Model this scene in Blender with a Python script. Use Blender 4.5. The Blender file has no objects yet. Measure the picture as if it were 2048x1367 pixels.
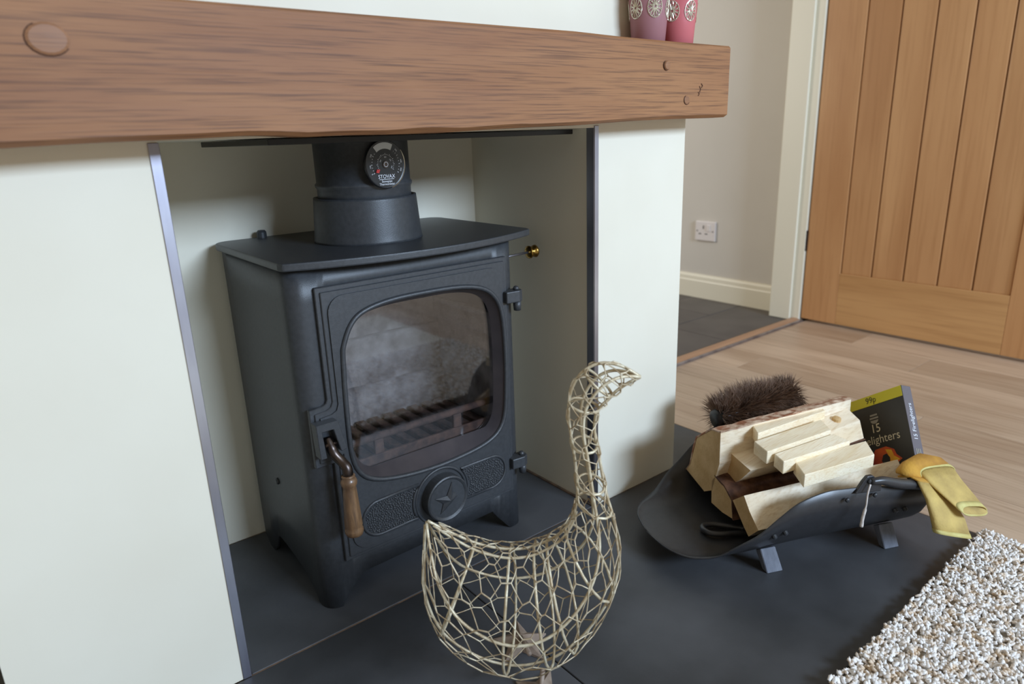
import bpy, bmesh, math, random
from mathutils import Vector, Matrix, noise
random.seed(7)
sc = bpy.context.scene
COL = sc.collection

# ------------------------------------------------------------------ camera, light, exposure
cam = bpy.data.cameras.new('camera'); camo = bpy.data.objects.new('camera', cam); COL.objects.link(camo)
cam.sensor_width = 36; cam.lens = 1373.18 / 2048 * 36; cam.clip_start = .02
yaw, pit, rol = 0.668614719, 0.292781562, -0.0359316159
fw = Vector((math.sin(yaw)*math.cos(pit), math.cos(yaw)*math.cos(pit), -math.sin(pit)))
rt = Vector((math.cos(yaw), -math.sin(yaw), 0)); up = rt.cross(fw)
r2 = rt*math.cos(rol) + up*math.sin(rol); u2 = up*math.cos(rol) - rt*math.sin(rol)
camo.matrix_world = Matrix(((r2.x, u2.x, -fw.x, -.2293), (r2.y, u2.y, -fw.y, -1.0354), (r2.z, u2.z, -fw.z, .86), (0, 0, 0, 1)))
cam.dof.use_dof = True; cam.dof.focus_distance = 1.30; cam.dof.aperture_fstop = 3.6
sc.camera = camo

wd = bpy.data.worlds.new('world'); sc.world = wd; wd.use_nodes = True
wd.node_tree.nodes['Background'].inputs[0].default_value = (1.0, .87, .68, 1)
wd.node_tree.nodes['Background'].inputs[1].default_value = .32

def area(name, loc, target, sx, sy, power, col):
    l = bpy.data.lights.new(name, 'AREA'); l.shape = 'RECTANGLE'; l.size = sx; l.size_y = sy; l.energy = power; l.color = col
    o = bpy.data.objects.new(name, l); COL.objects.link(o); o.location = loc
    o.rotation_euler = (Vector(target) - Vector(loc)).to_track_quat('-Z', 'Y').to_euler()
    return o
area('window_daylight', (1.35, -4.2, 2.08), (.9, 0, .6), 1.8, .72, 225, (.60, .77, 1.0))
area('hall_fill', (.75, 2.5, 1.5), (2.76, 1.2, .8), 1.0, 1.3, 26, (1.0, .95, .88))  # unseen fill lamp added to brighten the hall; no window is built there

sc.view_settings.view_transform = 'Standard'; sc.view_settings.look = 'None'
sc.view_settings.gamma = 1; sc.view_settings.use_curve_mapping = False
sc.view_settings.exposure = 0.0

# ------------------------------------------------------------------ materials
def lin(c):
    return tuple((v/255/12.92 if v/255 <= .04045 else ((v/255+.055)/1.055)**2.4) for v in c) + (1,)
def mat(name, c1, c2=None, rough=.6, metal=0, scale=20, stretch=(1, 1, 1), bump=0, bscale=None, detail=4, lo=.35, hi=.65, rnd=0, coat=0, spec=.5):
    m = bpy.data.materials.new(name); m.use_nodes = True; nt = m.node_tree; N = nt.nodes; L = nt.links
    b = N['Principled BSDF']; b.inputs['Roughness'].default_value = rough; b.inputs['Metallic'].default_value = metal
    b.inputs['Coat Weight'].default_value = coat; b.inputs['Specular IOR Level'].default_value = spec
    b.inputs['Base Color'].default_value = lin(c1)
    tc = N.new('ShaderNodeTexCoord'); mp = N.new('ShaderNodeMapping'); mp.inputs['Scale'].default_value = stretch
    L.new(tc.outputs['Object'], mp.inputs['Vector'])
    vec = mp.outputs['Vector']
    if rnd:
        oi = N.new('ShaderNodeObjectInfo'); va = N.new('ShaderNodeVectorMath'); va.operation = 'MULTIPLY_ADD'
        cb = N.new('ShaderNodeCombineXYZ'); L.new(oi.outputs['Random'], cb.inputs[0]); L.new(oi.outputs['Random'], cb.inputs[1]); L.new(oi.outputs['Random'], cb.inputs[2])
        va.inputs[1].default_value = (37, 53, 71); L.new(cb.outputs[0], va.inputs[0]); L.new(vec, va.inputs[2]); vec = va.outputs[0]
    if c2 is not None:
        nz = N.new('ShaderNodeTexNoise'); nz.inputs['Scale'].default_value = scale; nz.inputs['Detail'].default_value = detail
        L.new(vec, nz.inputs['Vector'])
        cr = N.new('ShaderNodeValToRGB'); cr.color_ramp.elements[0].position = lo; cr.color_ramp.elements[1].position = hi
        cr.color_ramp.elements[0].color = lin(c1); cr.color_ramp.elements[1].color = lin(c2)
        L.new(nz.outputs['Fac'], cr.inputs['Fac']); col = cr.outputs['Color']
        if rnd:
            hs = N.new('ShaderNodeHueSaturation'); mr = N.new('ShaderNodeMapRange'); mr.inputs['To Min'].default_value = 1-rnd; mr.inputs['To Max'].default_value = 1+rnd
            L.new(oi.outputs['Random'], mr.inputs['Value']); L.new(mr.outputs[0], hs.inputs['Value']); L.new(col, hs.inputs['Color']); col = hs.outputs['Color']
        L.new(col, b.inputs['Base Color'])
    if bump:
        n2 = N.new('ShaderNodeTexNoise'); n2.inputs['Scale'].default_value = bscale or scale; n2.inputs['Detail'].default_value = 5
        L.new(vec, n2.inputs['Vector']); bp = N.new('ShaderNodeBump'); bp.inputs['Strength'].default_value = bump; bp.inputs['Distance'].default_value = .004
        L.new(n2.outputs['Fac'], bp.inputs['Height']); L.new(bp.outputs['Normal'], b.inputs['Normal'])
    return m
def wood(name, dark, light, fine, axis='x', rough=.5, sc1=9, rnd=0, amt=.5, bump=.15, coat=0, fmul=14, fk=.35):
    # grain: two stretched noises, a broad one for colour and a fine one for pores
    m = bpy.data.materials.new(name); m.use_nodes = True; nt = m.node_tree; N = nt.nodes; L = nt.links
    b = N['Principled BSDF']; b.inputs['Roughness'].default_value = rough; b.inputs['Coat Weight'].default_value = coat
    tc = N.new('ShaderNodeTexCoord'); vec = tc.outputs['Object']
    if rnd:
        oi = N.new('ShaderNodeObjectInfo'); va = N.new('ShaderNodeVectorMath'); va.operation = 'ADD'
        vm = N.new('ShaderNodeVectorMath'); vm.operation = 'SCALE'; vm.inputs[0].default_value = (37, 53, 71); L.new(oi.outputs['Random'], vm.inputs['Scale'])
        L.new(vec, va.inputs[0]); L.new(vm.outputs[0], va.inputs[1]); vec = va.outputs[0]
    st = {'x': (.12, 1, 1), 'y': (1, .12, 1), 'z': (1, 1, .12)}[axis]
    def ns(s, k, det, dist=0):
        mp = N.new('ShaderNodeMapping'); mp.inputs['Scale'].default_value = tuple(1 if v == 1 else v*k for v in st); L.new(vec, mp.inputs['Vector'])
        n = N.new('ShaderNodeTexNoise'); n.inputs['Scale'].default_value = s; n.inputs['Detail'].default_value = det; n.inputs['Distortion'].default_value = dist
        L.new(mp.outputs[0], n.inputs['Vector']); return n.outputs['Fac']
    n1 = ns(sc1, 1.5, 4, .6); n2 = ns(sc1*fmul, fk, 3)
    cr = N.new('ShaderNodeValToRGB'); cr.color_ramp.elements[0].position = .32; cr.color_ramp.elements[1].position = .68
    cr.color_ramp.elements[0].color = lin(dark); cr.color_ramp.elements[1].color = lin(light); L.new(n1, cr.inputs['Fac'])
    cr2 = N.new('ShaderNodeValToRGB'); cr2.color_ramp.elements[0].position = .48; cr2.color_ramp.elements[1].position = .7
    cr2.color_ramp.elements[0].color = (0, 0, 0, 1); cr2.color_ramp.elements[1].color = (amt, amt, amt, 1); L.new(n2, cr2.inputs['Fac'])
    mx = N.new('ShaderNodeMix'); mx.data_type = 'RGBA'; L.new(cr2.outputs['Color'], mx.inputs['Factor']); L.new(cr.outputs['Color'], mx.inputs['A']); mx.inputs['B'].default_value = lin(fine)
    col = mx.outputs['Result']
    if rnd:
        hs = N.new('ShaderNodeHueSaturation'); mr = N.new('ShaderNodeMapRange'); mr.inputs['To Min'].default_value = 1-rnd; mr.inputs['To Max'].default_value = 1+rnd
        L.new(oi.outputs['Random'], mr.inputs['Value']); L.new(mr.outputs[0], hs.inputs['Value']); L.new(col, hs.inputs['Color']); col = hs.outputs['Color']
    L.new(col, b.inputs['Base Color'])
    bp = N.new('ShaderNodeBump'); bp.inputs['Strength'].default_value = bump; bp.inputs['Distance'].default_value = .002
    L.new(n2, bp.inputs['Height']); L.new(bp.outputs['Normal'], b.inputs['Normal'])
    return m
M = {}
M['cream'] = mat('cream_paint', (234, 228, 210), (229, 222, 203), rough=.75, scale=3, bump=.03, bscale=60)
M['hallpaint'] = mat('hall_paint', (212, 207, 198), (206, 201, 192), rough=.8, scale=2)
M['gloss'] = mat('white_gloss', (232, 226, 206), rough=.35)
M['slate'] = mat('slate', (52, 53, 55), (82, 83, 86), rough=.5, scale=3.2, bump=.12, bscale=45, detail=8, rnd=.05)
M['grout'] = mat('grout', (120, 96, 76), (70, 62, 56), rough=.9, scale=40)
M['halltile'] = mat('hall_tile', (88, 82, 78), (98, 92, 87), rough=.55, scale=8, rnd=.04)
M['plank'] = wood('laminate', (174, 146, 120), (202, 176, 150), (146, 116, 90), 'y', .42, 6, rnd=.05, amt=.45, bump=.05)
M['oakdoor'] = wood('oak_door', (178, 128, 82), (198, 150, 102), (158, 108, 64), 'z', .42, 5, rnd=.05, amt=.35, bump=.04)
M['oakrail'] = wood('oak_rail', (178, 130, 80), (200, 154, 102), (156, 108, 62), 'y', .42, 5, rnd=.04, amt=.35, bump=.04)
M['beam'] = wood('beam_oak', (138, 91, 57), (163, 115, 74), (80, 48, 32), 'x', .62, 9, amt=.62, bump=.2, fmul=42, fk=.2)
M['beamend'] = wood('peg_oak', (134, 90, 60), (160, 114, 78), (92, 58, 40), 'x', .55, 20, amt=.5)
M['strip'] = wood('threshold_oak', (170, 128, 96), (190, 150, 116), (150, 110, 80), 'x', .4, 8, amt=.3)
M['steel'] = mat('steel_strip', (196, 196, 204), (150, 148, 160), rough=.38, metal=1, scale=14, stretch=(1, 1, .2))
M['iron'] = mat('stove_paint', (52, 54, 57), (60, 62, 65), rough=.42, scale=120, bump=.10, bscale=700, spec=.55)
M['iron2'] = mat('stove_casting', (54, 56, 59), (62, 64, 67), rough=.40, scale=160, bump=.14, bscale=900, spec=.6)
M['black'] = mat('black_enamel', (20, 20, 22), rough=.4)
M['rust'] = mat('burnt_iron', (118, 92, 78), (84, 68, 62), rough=.8, scale=60, bump=.2)
M['firebrick'] = mat('fire_brick', (176, 176, 174), (118, 116, 116), rough=.95, scale=22, bump=.6, bscale=90, detail=7)
M['soot'] = mat('sooty_plate', (70, 62, 62), (54, 48, 50), rough=.9, scale=14)
M['handlewood'] = wood('turned_oak', (92, 68, 48), (142, 108, 74), (62, 46, 38), 'z', .38, 60, amt=.5, coat=.3)
M['bronze'] = mat('bronze', (92, 82, 76), (70, 62, 60), rough=.34, metal=1, scale=40)
M['brass'] = mat('brass', (176, 140, 70), (140, 106, 50), rough=.28, metal=1, scale=60)
M['wire'] = mat('gilt_wire', (226, 216, 188), (188, 168, 134), rough=.45, metal=.25, scale=70, bump=.2, bscale=300)
M['wirenet'] = mat('netting_wire', (220, 208, 180), (170, 146, 112), rough=.42, metal=.3, scale=55)
M['foot'] = mat('taupe_metal', (168, 150, 134), (140, 122, 108), rough=.6, metal=.1, scale=50)
M['scuttle'] = mat('scuttle_black', (42, 42, 44), (48, 48, 50), rough=.36, scale=90, bump=.05, bscale=600, spec=.6)
M['greywood'] = wood('grey_block', (96, 100, 110), (124, 128, 138), (80, 82, 92), 'z', .7, 40, amt=.3)
M['split'] = wood('split_birch', (228, 206, 170), (246, 234, 212), (204, 172, 130), 'x', .7, 14, rnd=.04, amt=.45, bump=.5)
M['endgrain'] = mat('sawn_end', (196, 160, 108), (214, 180, 130), rough=.8, scale=30, bump=.2, bscale=200)
M['bark'] = mat('birch_bark', (150, 96, 66), (214, 188, 164), rough=.85, scale=38, bump=.8, bscale=80, lo=.4, hi=.6)
M['darkbark'] = mat('dark_bark', (70, 44, 32), (116, 80, 58), rough=.9, scale=40, bump=.8, bscale=90)
M['pine'] = wood('pine_stick', (240, 222, 186), (250, 238, 212), (222, 190, 142), 'x', .6, 40, rnd=.03, amt=.6, bump=.1)
M['bristle'] = mat('bristle', (146, 118, 98), (100, 78, 64), rough=.6, scale=30)
M['card'] = mat('black_card', (42, 38, 32), (34, 31, 28), rough=.45, scale=6)
M['cardside'] = mat('grey_card', (96, 88, 92), rough=.5)
M['yellow'] = mat('yellow_card', (206, 194, 30), rough=.5)
M['inkdark'] = mat('dark_ink', (66, 60, 20), rough=.6)
M['inkcream'] = mat('cream_ink', (206, 194, 166), rough=.6)
M['inkgrey'] = mat('grey_ink', (140, 134, 122), rough=.6)
M['inkwhite'] = mat('white_ink', (226, 228, 234), rough=.5)
M['flame1'] = mat('flame_orange', (214, 92, 30), (170, 50, 24), rough=.5, scale=30)
M['flame2'] = mat('flame_yellow', (232, 180, 40), (226, 130, 36), rough=.5, scale=40)
M['leather'] = mat('yellow_leather', (206, 178, 104), (168, 142, 84), rough=.8, scale=16, bump=.25, bscale=160, detail=6)
M['leather2'] = mat('ochre_leather', (200, 150, 56), (160, 112, 46), rough=.85, scale=18, bump=.3, bscale=160)
M['hem'] = mat('pale_hem', (206, 196, 128), (190, 174, 104), rough=.8, scale=40)
M['cord'] = mat('white_cord', (222, 214, 206), (190, 180, 172), rough=.9, scale=120)
M['pile'] = mat('rug_pile', (244, 240, 236), (218, 196, 170), rough=1, scale=55, detail=3, lo=.45, hi=.66, spec=.05)
M['rugback'] = mat('rug_backing', (206, 194, 176), rough=.95)
M['plastic'] = mat('white_plastic', (228, 222, 220), rough=.35)
M['plastic2'] = mat('shadow_slot', (60, 54, 52), rough=.6)
M['dialw'] = mat('dial_white', (200, 202, 202), rough=.4)
M['dialb'] = mat('dial_black', (30, 30, 32), rough=.35)
M['red'] = mat('red_pointer', (200, 44, 40), rough=.5)
M['silver'] = mat('silver_edge', (200, 190, 170), rough=.25, metal=1)
M['foil'] = mat('silver_foil', (238, 232, 214), (210, 200, 180), rough=.25, metal=.6, scale=80)
M['blacknet'] = mat('dark_dot', (90, 90, 110), rough=.5)
def tinted(name, c, rough):
    m = bpy.data.materials.new(name); m.use_nodes = True; nt = m.node_tree; b = nt.nodes['Principled BSDF']
    b.inputs['Base Color'].default_value = lin(c); b.inputs['Roughness'].default_value = rough
    b.inputs['Transmission Weight'].default_value = .3; b.inputs['IOR'].default_value = 1.25
    return m
M['purple'] = tinted('mauve_glass', (182, 130, 134), .4); M['pink'] = tinted('pink_glass', (226, 128, 132), .4)
def paneglass():
    m = bpy.data.materials.new('stove_glass'); m.use_nodes = True; nt = m.node_tree; N = nt.nodes; L = nt.links
    for n in list(N):
        if n.type == 'BSDF_PRINCIPLED': N.remove(n)
    out = [n for n in N if n.type == 'OUTPUT_MATERIAL'][0]
    t = N.new('ShaderNodeBsdfTransparent'); t.inputs[0].default_value = (.86, .85, .86, 1)
    g = N.new('ShaderNodeBsdfGlossy'); g.inputs['Roughness'].default_value = .015; g.inputs[0].default_value = (1, 1, 1, 1)
    lw = N.new('ShaderNodeLayerWeight'); lw.inputs['Blend'].default_value = .5
    pw = N.new('ShaderNodeMath'); pw.operation = 'POWER'; pw.inputs[1].default_value = 4; L.new(lw.outputs['Facing'], pw.inputs[0])
    ma = N.new('ShaderNodeMath'); ma.operation = 'MULTIPLY_ADD'; ma.inputs[1].default_value = .8; ma.inputs[2].default_value = .075; L.new(pw.outputs[0], ma.inputs[0])
    mx = N.new('ShaderNodeMixShader'); L.new(ma.outputs[0], mx.inputs[0]); L.new(t.outputs[0], mx.inputs[1]); L.new(g.outputs[0], mx.inputs[2])
    L.new(mx.outputs[0], out.inputs['Surface'])
    return m
M['pane'] = paneglass()

# ------------------------------------------------------------------ mesh helpers (world coordinates in, object origin at the thing's base)
ORG = {}
def tag(o, label=None, cat=None, group=None, kind=None):
    if label: o['label'] = label
    if cat: o['category'] = cat
    if group: o['group'] = group
    if kind: o['kind'] = kind
    return o
def thing(name, loc, label=None, cat=None, group=None, kind=None):
    o = bpy.data.objects.new(name, None); COL.objects.link(o); o.location = loc; o.empty_display_size = .05
    ORG[o.name] = Vector(loc); return tag(o, label, cat, group, kind)
def mesh(name, geo, m, parent=None, smooth=False, bevel=0, seg=2, solid=0, origin=None):
    V, F = geo; V = [Vector(v) for v in V]
    if origin is None:
        lo = Vector([min(v[i] for v in V) for i in range(3)]); hi = Vector([max(v[i] for v in V) for i in range(3)])
        origin = Vector(((lo.x+hi.x)/2, (lo.y+hi.y)/2, lo.z))
    O = Vector(origin)
    me = bpy.data.meshes.new(name); me.from_pydata([v - O for v in V], [], F); me.update()
    bm = bmesh.new(); bm.from_mesh(me); bmesh.ops.recalc_face_normals(bm, faces=bm.faces)
    if bevel:
        ed = [e for e in bm.edges if len(e.link_faces) == 2 and e.calc_face_angle(0) > .6]
        bmesh.ops.bevel(bm, geom=ed, offset=bevel, segments=seg, affect='EDGES', clamp_overlap=True, profile=.5)
    bm.to_mesh(me); bm.free()
    me.materials.append(M[m] if isinstance(m, str) else m)
    if smooth: me.polygons.foreach_set('use_smooth', [True]*len(me.polygons))
    o = bpy.data.objects.new(name, me); COL.objects.link(o)
    if parent: o.parent = parent; o.location = O - ORG[parent.name]
    else: o.location = O
    ORG[o.name] = O
    if solid:
        s = o.modifiers.new('solid', 'SOLIDIFY'); s.thickness = solid; s.offset = 0
    if smooth and bevel: 
        pass
    return o
def box(x0, x1, y0, y1, z0, z1):
    return ([(x0, y0, z0), (x1, y0, z0), (x1, y1, z0), (x0, y1, z0), (x0, y0, z1), (x1, y0, z1), (x1, y1, z1), (x0, y1, z1)],
            [(0, 3, 2, 1), (4, 5, 6, 7), (0, 1, 5, 4), (1, 2, 6, 5), (2, 3, 7, 6), (3, 0, 4, 7)])
def join(*gs):
    V = []; F = []
    for v, f in gs:
        n = len(V); V += list(v); F += [tuple(i+n for i in q) for q in f]
    return V, F
def prism(poly, f0, f1):
    # poly of 2D points, f0 and f1 map (u,v) to 3D for the two ends
    n = len(poly); V = [f0(*p) for p in poly] + [f1(*p) for p in poly]
    return V, [tuple(range(n))[::-1], tuple(range(n, 2*n))] + [(i, (i+1) % n, n+(i+1) % n, n+i) for i in range(n)]
def plate_y(poly, y0, y1): return prism(poly, lambda u, v: (u, y0, v), lambda u, v: (u, y1, v))
def plate_z(poly, z0, z1): return prism(poly, lambda u, v: (u, v, z0), lambda u, v: (u, v, z1))
def tube(path, r, n=8, closed=False, caps=True):
    P = [Vector(p) for p in path]; K = len(P); V = []; F = []
    R = r if isinstance(r, (list, tuple)) else [r]*K
    prev = None
    for i in range(K):
        if closed: t = P[(i+1) % K] - P[i-1]
        else: t = P[min(i+1, K-1)] - P[max(i-1, 0)]
        if t.length < 1e-9: t = Vector((0, 0, 1))
        t.normalize()
        if prev is None:
            a = t.orthogonal().normalized()
        else:
            a = prev - t*prev.dot(t)
            a = a.normalized() if a.length > 1e-6 else t.orthogonal().normalized()
        prev = a; b = t.cross(a)
        for k in range(n):
            th = 2*math.pi*k/n; V.append(P[i] + (a*math.cos(th) + b*math.sin(th))*R[i])
    for i in range(K if closed else K-1):
        j = (i+1) % K
        for k in range(n):
            F.append((i*n+k, i*n+(k+1) % n, j*n+(k+1) % n, j*n+k))
    if not closed and caps: F.append(tuple(range(n))[::-1]); F.append(tuple((K-1)*n+k for k in range(n)))
    return V, F
def lathe(prof, c, axis=(0, 0, 1), n=32, caps=True):
    ax = Vector(axis).normalized(); a = ax.orthogonal().normalized(); b = ax.cross(a); c = Vector(c); V = []; F = []
    for r, h in prof:
        for k in range(n):
            th = 2*math.pi*k/n; V.append(c + ax*h + (a*math.cos(th)+b*math.sin(th))*max(r, 1e-5))
    for i in range(len(prof)-1):
        for k in range(n): F.append((i*n+k, i*n+(k+1) % n, (i+1)*n+(k+1) % n, (i+1)*n+k))
    if caps: F.append(tuple(range(n))[::-1]); F.append(tuple((len(prof)-1)*n+k for k in range(n)))
    return V, F
def cat(pts, n=8, closed=False):
    # Catmull-Rom through pts
    P = [Vector(p) for p in pts]; K = len(P); out = []
    for i in range(K if closed else K-1):
        p0 = P[i-1] if (closed or i > 0) else P[0]*2-P[1]; p1 = P[i]; p2 = P[(i+1) % K]
        p3 = P[(i+2) % K] if (closed or i+2 < K) else P[-1]*2-P[-2]
        for s in range(n):
            t = s/n; out.append(.5*((2*p1)+(p2-p0)*t+(2*p0-5*p1+4*p2-p3)*t*t+(3*p1-p0-3*p2+p3)*t**3))
    if not closed: out.append(P[-1])
    return out
def rrect(x0, x1, z0, z1, r, n=6):
    out = []
    for cx, cz, a0 in ((x1-r, z1-r, 0), (x0+r, z1-r, 90), (x0+r, z0+r, 180), (x1-r, z0+r, 270)):
        for i in range(n+1):
            a = math.radians(a0 + 90*i/n); out.append((cx+r*math.cos(a), cz+r*math.sin(a)))
    return out
def polar(poly, c, th):
    # distance from c to the polygon boundary along angle th
    d = (math.cos(th), math.sin(th)); best = 0
    for i in range(len(poly)):
        ax, ay = poly[i][0]-c[0], poly[i][1]-c[1]; bx, by = poly[(i+1) % len(poly)][0]-c[0], poly[(i+1) % len(poly)][1]-c[1]
        ex, ey = bx-ax, by-ay; den = d[0]*ey - d[1]*ex
        if abs(den) < 1e-12: continue
        t = (ax*ey - ay*ex)/den; s = (ax*d[1] - ay*d[0])/den
        if -1e-9 <= s <= 1+1e-9 and t > best: best = t
    return best
def ring_plate(outer, inner, c, y0, y1, nu=120):
    A = sorted(set([round(math.atan2(p[1]-c[1], p[0]-c[0]), 5) for p in list(outer)+list(inner)] + [round(-math.pi+2*math.pi*i/nu, 5) for i in range(nu)]))
    V = []; F = []; n = len(A)
    for y in (y0, y1):
        for poly in (outer, inner):
            for a in A:
                r = polar(poly, c, a); V.append((c[0]+r*math.cos(a), y, c[1]+r*math.sin(a)))
    for i in range(n):
        j = (i+1) % n
        F += [(i, j, n+j, n+i), (2*n+i, 3*n+i, 3*n+j, 2*n+j), (i, 2*n+i, 2*n+j, j), (n+i, n+j, 3*n+j, 3*n+i)]
    return V, F
def text(body, o, xd, yd, size, m, parent, name='lettering', align='CENTER', off=.0006, scx=1):
    cu = bpy.data.curves.new('t', 'FONT'); cu.body = body; cu.size = size; cu.align_x = align; cu.align_y = 'CENTER'; cu.resolution_u = 3
    to = bpy.data.objects.new('t', cu); COL.objects.link(to); bpy.context.view_layer.update()
    me = bpy.data.meshes.new_from_object(to.evaluated_get(bpy.context.evaluated_depsgraph_get()))
    xd = Vector(xd).normalized(); yd = Vector(yd).normalized(); nn = xd.cross(yd); o = Vector(o)
    V = [o + xd*v.co.x*scx + yd*v.co.y + nn*off for v in me.vertices]; F = [tuple(p.vertices) for p in me.polygons]
    bpy.data.objects.remove(to); bpy.data.curves.remove(cu); bpy.data.meshes.remove(me)
    return mesh(name, (V, F), m, parent)
def flat(poly, o, xd, yd, off=.0005, th=.0004):
    xd = Vector(xd).normalized(); yd = Vector(yd).normalized(); nn = xd.cross(yd); o = Vector(o)
    return prism(poly, lambda u, v: o+xd*u+yd*v+nn*off, lambda u, v: o+xd*u+yd*v+nn*(off-th))

# ------------------------------------------------------------------ the setting
BX0, BX1 = -.307, 1.118            # chimney breast
RX0, RX1, RY = 0.0, .823, .432     # recess
TOPZ = 2.45
def struct(name, geo, m, label, **k):
    return tag(mesh(name, geo, m, **k), label, 'wall', None, 'structure')
struct('wall_left', join(box(BX0, RX0, 0, .60, 0, .868)), 'cream', 'cream painted pier left of the stove recess')
struct('wall_right', join(box(RX1, BX1, 0, .60, 0, .885)), 'cream', 'cream painted pier right of the stove recess')
struct('wall_back', box(RX0, RX1, RY, .60, 0, .868), 'cream', 'cream back wall of the recess behind the stove')
struct('wall_upper', join(box(BX0, RX0, 0, .60, .868, TOPZ), box(RX0, RX1, 0, .60, .868, TOPZ), box(RX1, BX1, 0, .60, .885, TOPZ)), 'cream', 'cream chimney breast wall above the wooden mantel beam')
struct('wall_alcove', box(-2.0, BX0, .50, .60, 0, TOPZ), 'cream', 'cream alcove wall left of the chimney breast')
struct('wall_doorway', join(box(BX1, 1.70, .50, .66, 0, TOPZ), box(1.70, 2.75, .50, .66, 2.05, TOPZ), box(2.75, 3.2, .50, .66, 0, TOPZ)), 'cream', 'cream wall around the open doorway beside the chimney breast')
struct('wall_hall', box(2.765, 2.86, .662, 3.4, 0, TOPZ), 'hallpaint', 'pale grey hall wall with a power socket beyond the doorway')
struct('wall_far', box(.4, 2.76, 3.3, 3.4, 0, TOPZ), 'hallpaint', 'pale far end wall of the hall')
struct('wall_side', box(3.1, 3.2, -3.2, .50, 0, TOPZ), 'cream', 'cream side wall behind the open oak door')
# steel angle strips on the recess corners
for i, (xa, xb, ya) in enumerate(((-.0125, .0015, 'l'), (.8215, .8335, 'r'))):
    inner = box(.0, .0018, 0, .022, 0, .866) if ya == 'l' else box(.8212, .823, 0, .022, 0, .872)
    zt = .866 if ya == 'l' else .872
    tag(mesh('trim_%d' % (i+1), join(box(xa, xb, -.0022, 0, 0, zt), inner), 'steel', bevel=.0006, seg=1),
        ['polished steel angle strip on the left recess corner', 'polished steel angle strip on the right recess corner'][i], 'trim', None, 'structure')
# scraps of filler where the left strip meets the beam
# floor: laminate planks running towards the doorway wall
fl = thing('floor', (1.9, -1, -.02), 'pale laminate plank floor in front of the door', 'floor', None, 'structure')
mesh('underlay', box(-2, 3.1, -3.2, .50, -.03, -.0125), 'rugback', fl)
W = .193
for i in range(-2, 9):
    x0 = 1.352 + i*W
    offs = [.25, -.55, .0, -.9, -.3, .35, -.7, -.1, .2, -.4, .1][i+2]
    y = .508; cut = [.508] + [offs - 1.25*k for k in range(0, 4) if -3.2 < offs-1.25*k < .4] + [-3.2]
    for a, b in zip(cut[:-1], cut[1:]):
        if x0 > 3.05: continue
        a2 = min(a, -.645) if x0 < 1.34 else a
        if a2 - b < .05: continue
        mesh('plank', box(x0+.0006, x0+W-.0006, b+.0006, a2-.0006, -.012, -.001), 'plank', fl, bevel=.0007, seg=1)
# slate hearth
he = thing('hearth', (.41, -.1, -.02), 'dark slate hearth of large slabs under the stove and log scuttle', 'hearth')
mesh('slab', box(.003, RX1-.003, .002, RY-.002, -.02, 0), 'slate', he, bevel=.0015)
mesh('slab', box(-.53, .4095, -.64, -.0015, -.02, -.0005), 'slate', he, bevel=.0015)
mesh('slab', box(.4115, 1.349, -.64, -.0015, -.02, 0), 'slate', he, bevel=.0015)
mesh('slab', box(-.53, BX0-.001, .0, .49, -.02, 0), 'slate', he, bevel=.0015)
mesh('slab', box(BX1+.001, 1.349, .0, .49, -.02, 0), 'slate', he, bevel=.0015)
mesh('joint_filler', join(box(-.0, 1.1, -.0035, .004, -.01, -.0012), box(.8165, .8225, .0, RY, -.01, .0035)), 'grout', he)
# hall tiles
ht = thing('floor_hall', (2.2, 1.5, -.02), 'dark grey tiled hall floor beyond the threshold', 'floor', None, 'structure')
mesh('grout_bed', box(.4, 2.765, .50, 3.3, -.03, -.004), mat('hall_grout', (70, 66, 62), rough=.9), ht)
TX, TY = .60, .302
for i in range(4):
    for j in range(9):
        x0 = .40 + i*TX + (.3 if j % 2 else 0); y0 = .575 + j*TY
        x1 = min(x0+TX-.005, 2.76)
        if x1-x0 > .03: mesh('tile', box(x0, x1, y0, y0+TY-.005, -.012, -.0015), 'halltile', ht, bevel=.001, seg=1)
th = thing('trim_3', (2.2, .54, 0), 'oak threshold bar with a metal edge across the doorway', 'threshold', None, 'structure')
mesh('bar', prism([(.515, 0), (.568, 0), (.562, .009), (.548, .012), (.533, .011)], lambda u, v: (1.70, u, v-.001), lambda u, v: (2.69, u, v-.001)), 'strip', th)
mesh('metal_edge', box(1.70, 2.69, .508, .517, -.002, .007), 'steel', th, bevel=.001)
# door lining
jr = thing('trim_4', (2.70, .58, 0), 'cream door jamb between the hall wall and the oak door', 'door frame', None, 'structure')
mesh('lining', box(2.682, 2.763, .527, .668, 0, 2.05), 'gloss', jr, bevel=.002)
mesh('door_stop', box(2.668, 2.682, .566, .668, 0, 2.05), 'gloss', jr, bevel=.003)
jl = thing('trim_5', (1.71, .58, 0), 'cream door jamb hidden behind the chimney breast', 'door frame', None, 'structure')
mesh('lining', box(1.66, 1.70, .495, .668, 0, 2.05), 'gloss', jl, bevel=.002)
bs = thing('baseboard_hall', (2.75, 1.9, 0), 'cream skirting board along the hall wall under the socket', 'skirting', None, 'structure')
mesh('board', prism([(2.765, 0), (2.747, 0), (2.747, .088), (2.750, .094), (2.752, .112), (2.757, .121), (2.765, .124)], lambda u, v: (u, .67, v), lambda u, v: (u, 3.3, v)), 'gloss', bs)
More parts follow.
